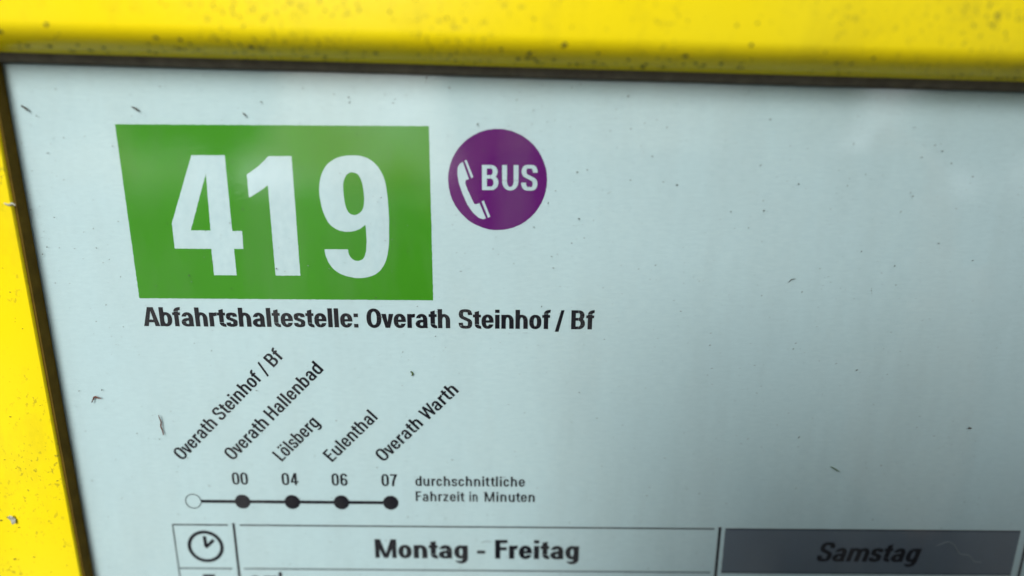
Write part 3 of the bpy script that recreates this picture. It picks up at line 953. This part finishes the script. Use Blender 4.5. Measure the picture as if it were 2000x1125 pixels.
person = empty('person', (0.03, -0.40, GROUND_Z), 'person in a dark jacket and jeans holding up a black phone', 'person')
px, py = 0.03, -0.40
RISE = 0.04
J = [(px, py, -.58, .115, .09), (px, py, -.38, .11, .08), (px, py + .01, -.20, .13, .09), (px, py, -.09, .10, .08), (px, py + .02, .0, .052, .052),
     (px, py + .045, .10, .078, .088), (px, py + .045, .175, .062, .070),
     (px + .15, py, -.11, .052), (px + .235, py + .16, -.36, .040), (0.205, -0.155, -.10, .026),
     (px - .15, py, -.11, .052), (px - .23, py - .01, -.39, .040), (px - .21, py + .06, -.64, .026),
     (px + .09, py, -.66, .07), (px + .10, py + .01, -1.05, .056), (px + .11, py - .02, -1.42, .038), (px + .12, py + .12, -1.465, .034),
     (px - .09, py, -.66, .07), (px - .10, py + .02, -1.05, .056), (px - .11, py - .01, -1.42, .038), (px - .13, py + .13, -1.465, .034),
     # right hand: palm, then fingers behind the phone and the thumb in front of its lower edge
     (0.176, -0.125, -.055, .022, .015), (0.160, -0.118, -.030, .022, .013),
     (0.166, -0.120, .004, .0085), (0.146, -0.113, .014, .008), (0.135, -0.104, .0175, .0065),
     (0.160, -0.116, -.012, .009), (0.152, -0.100, -.006, .008), (0.146, -0.091, -.008, .0065),
     (0.163, -0.116, -.030, .009), (0.156, -0.099, -.027, .008), (0.147, -0.090, -.028, .0065),
     (0.164, -0.116, -.047, .0085), (0.157, -0.100, -.046, .0075), (0.149, -0.091, -.046, .006),
     (0.150, -0.126, -.066, .012), (0.126, -0.121, -.058, .0095), (0.108, -0.114, -.050, .0075),
     # left hand, relaxed
     (px - .20, py + .075, -.70, .024, .014),
     (px - .185, py + .10, -.76, .0085), (px - .185, py + .115, -.79, .007), (px - .20, py + .10, -.77, .0085), (px - .20, py + .118, -.80, .007),
     (px - .215, py + .095, -.765, .008), (px - .215, py + .112, -.79, .0065), (px - .17, py + .095, -.72, .009), (px - .165, py + .11, -.75, .007)]
Ed = [(0, 1), (1, 2), (2, 3), (3, 4), (4, 5), (5, 6), (3, 7), (7, 8), (8, 9), (3, 10), (10, 11), (11, 12), (0, 13), (13, 14), (14, 15), (15, 16), (0, 17), (17, 18), (18, 19), (19, 20),
      (9, 21), (21, 22), (22, 23), (23, 24), (24, 25), (22, 26), (26, 27), (27, 28), (22, 29), (29, 30), (30, 31), (21, 32), (32, 33), (33, 34), (21, 35), (35, 36), (36, 37),
      (12, 38), (38, 39), (39, 40), (38, 41), (41, 42), (38, 43), (43, 44), (38, 45), (45, 46)]
keep = set([9] + list(range(21, 38)))
J = [j if i in keep else (j[0], j[1], j[2] + RISE) + tuple(j[3:]) for i, j in enumerate(J)]
skin_mesh('body', J, Ed, M['skin'], person)
K = [(px, py, -.76, .175, .135), (px, py, -.38, .155, .12), (px, py + .01, -.22, .158, .115), (px, py, -.095, .10, .085), (px, py + .01, -.03, .068, .068),
     (px + .155, py, -.115, .066), (px + .238, py + .155, -.36, .058), (0.215, -0.185, -.135, .042),
     (px - .155, py, -.115, .066), (px - .235, py - .01, -.39, .058), (px - .213, py + .05, -.61, .042)]
K = [j if i == 7 else (j[0], j[1], j[2] + RISE) + tuple(j[3:]) for i, j in enumerate(K)]
jk = skin_mesh('jacket', K, [(0, 1), (1, 2), (2, 3), (3, 4), (3, 5), (5, 6), (6, 7), (3, 8), (8, 9), (9, 10)], M['jacket'], person)
T_ = [(px, py, -.50, .14, .105), (px + .085, py, -.76, .105), (px + .10, py + .01, -1.05, .075), (px + .11, py - .02, -1.40, .062), (px - .085, py, -.76, .105), (px - .10, py + .02, -1.05, .075), (px - .11, py - .01, -1.40, .062)]
T_ = [(j[0], j[1], j[2] + RISE) + tuple(j[3:]) for j in T_]
skin_mesh('trousers', T_, [(0, 1), (1, 2), (2, 3), (0, 4), (4, 5), (5, 6)], M['jeans'], person)
skin_mesh('shoe', [(px + .11, py - .04, -1.412, .045), (px + .12, py + .09, -1.422, .042, .036), (px + .125, py + .15, -1.428, .034, .030)], [(0, 1), (1, 2)], M['shoe'], person)
skin_mesh('shoe', [(px - .11, py - .03, -1.412, .045), (px - .13, py + .10, -1.422, .042, .036), (px - .137, py + .16, -1.428, .034, .030)], [(0, 1), (1, 2)], M['shoe'], person)
skin_mesh('hair', [(px, py - .015, .09, .055, .050), (px, py + .005, .15, .078, .070), (px, py + .03, .205, .078, .076), (px, py + .075, .232, .060, .040)], [(0, 1), (1, 2), (2, 3)], M['hair'], person)
def ball(name, c, r, sc, material, parent):
    bm = bmesh.new()
    bmesh.ops.create_uvsphere(bm, u_segments=14, v_segments=10, radius=r)
    for v_ in bm.verts: v_.co = Vector((v_.co.x * sc[0], v_.co.y * sc[1], v_.co.z * sc[2]))
    me = bpy.data.meshes.new(name); bm.to_mesh(me); bm.free(); me.materials.append(material)
    for p in me.polygons: p.use_smooth = True
    o = bpy.data.objects.new(name, me); C.objects.link(o); o.parent = parent; o.location = Vector(c) - wloc(parent)
    return o
for s in (-1, 1):
    ball('eye', (px + s * .031, py + .110, .152), .011, (1, .8, .7), M['white'], person)
    ball('ear', (px + s * .078, py + .045, .14), .028, (.35, .6, 1), M['skin'], person)
ball('nose', (px, py + .128, .122), .014, (.8, 1.1, 1.5), M['skin'], person)
ball('mouth', (px, py + .118, .088), .022, (1.1, .5, .28), M['lip'], person)

# trees across the road behind the viewer; the pane mirrors their outline against the sky
def tree(x, y, h, r, label, seed):
    rr = random.Random(seed)
    t = empty('leafy_tree', (x, y, GROUND_Z), label, 'tree', 'trees across the road')
    hh = h * .45
    V, F = [], []
    for k in range(7):
        f_ = k / 6
        for i in range(10):
            a = 2 * pi * i / 10
            w = r * .09 * (1 - .55 * f_)
            V.append((x + w * cos(a) + .1 * sin(f_ * 3 + seed), y + w * sin(a), GROUND_Z + hh * 1.4 * f_))
    for k in range(6):
        for i in range(10): F.append((k * 10 + i, k * 10 + (i + 1) % 10, k * 10 + 10 + (i + 1) % 10, k * 10 + 10 + i))
    for b_ in range(7):
        a = rr.uniform(0, 2 * pi); s0 = Vector((x, y, GROUND_Z + hh * rr.uniform(.8, 1.3))); e0 = s0 + Vector((cos(a) * r * .7, sin(a) * r * .7, h * rr.uniform(.15, .3)))
        base = len(V)
        for p, w in ((s0, r * .035), (e0, r * .01)):
            for i in range(5): V.append((p.x + w * cos(2 * pi * i / 5), p.y + w * sin(2 * pi * i / 5), p.z))
        for i in range(5): F.append((base + i, base + (i + 1) % 5, base + 5 + (i + 1) % 5, base + 5 + i))
    mesh_obj('trunk', V, F, M['bark'], t, smooth=True)
    V, F = [], []
    clumps = []
    for c in range(40):
        d = Vector((rr.gauss(0, 1), rr.gauss(0, 1), rr.gauss(0, 1))).normalized() * rr.uniform(.3, 1)
        clumps.append((Vector((x + d.x * r * .8, y + d.y * r * .8, GROUND_Z + h * .60 + d.z * h * .34)), r * rr.uniform(.22, .4)))
    for c, cr_ in clumps:
        for i in range(170):
            d = Vector((rr.gauss(0, 1), rr.gauss(0, 1), rr.gauss(0, 1))).normalized() * cr_ * rr.uniform(.55, 1.05)
            p = c + d
            u = Vector((rr.gauss(0, 1), rr.gauss(0, 1), rr.gauss(0, 1))).normalized(); w = u.orthogonal().normalized()
            s = rr.uniform(.2, .38)
            b_ = len(V)
            V += [tuple(p + u * s), tuple(p + w * s * .5), tuple(p - u * s), tuple(p - w * s * .5)]
            F.append((b_, b_ + 1, b_ + 2, b_ + 3))
    mesh_obj('crown', V, F, M['leaf'], t)
for i, (x, y, h, r, lab) in enumerate((
        (-28.0, -30, 11.5, 6.0, 'wide leafy tree at the far left end of the row across the road'),
        (-16.8, -30, 11.0, 5.6, 'broad leafy tree across the road, second from the left end of the row'),
        (0.6, -30, 9.5, 5.0, 'round tree across the road in the middle of the row'),
        (15.6, -30, 9.0, 3.6, 'narrow leafy tree across the road, second from the right end of the row'),
        (28.5, -31, 11.5, 6.0, 'tallest leafy tree across the road, rightmost of the row'))):
    tree(x, y, h, r, lab, i + 3)
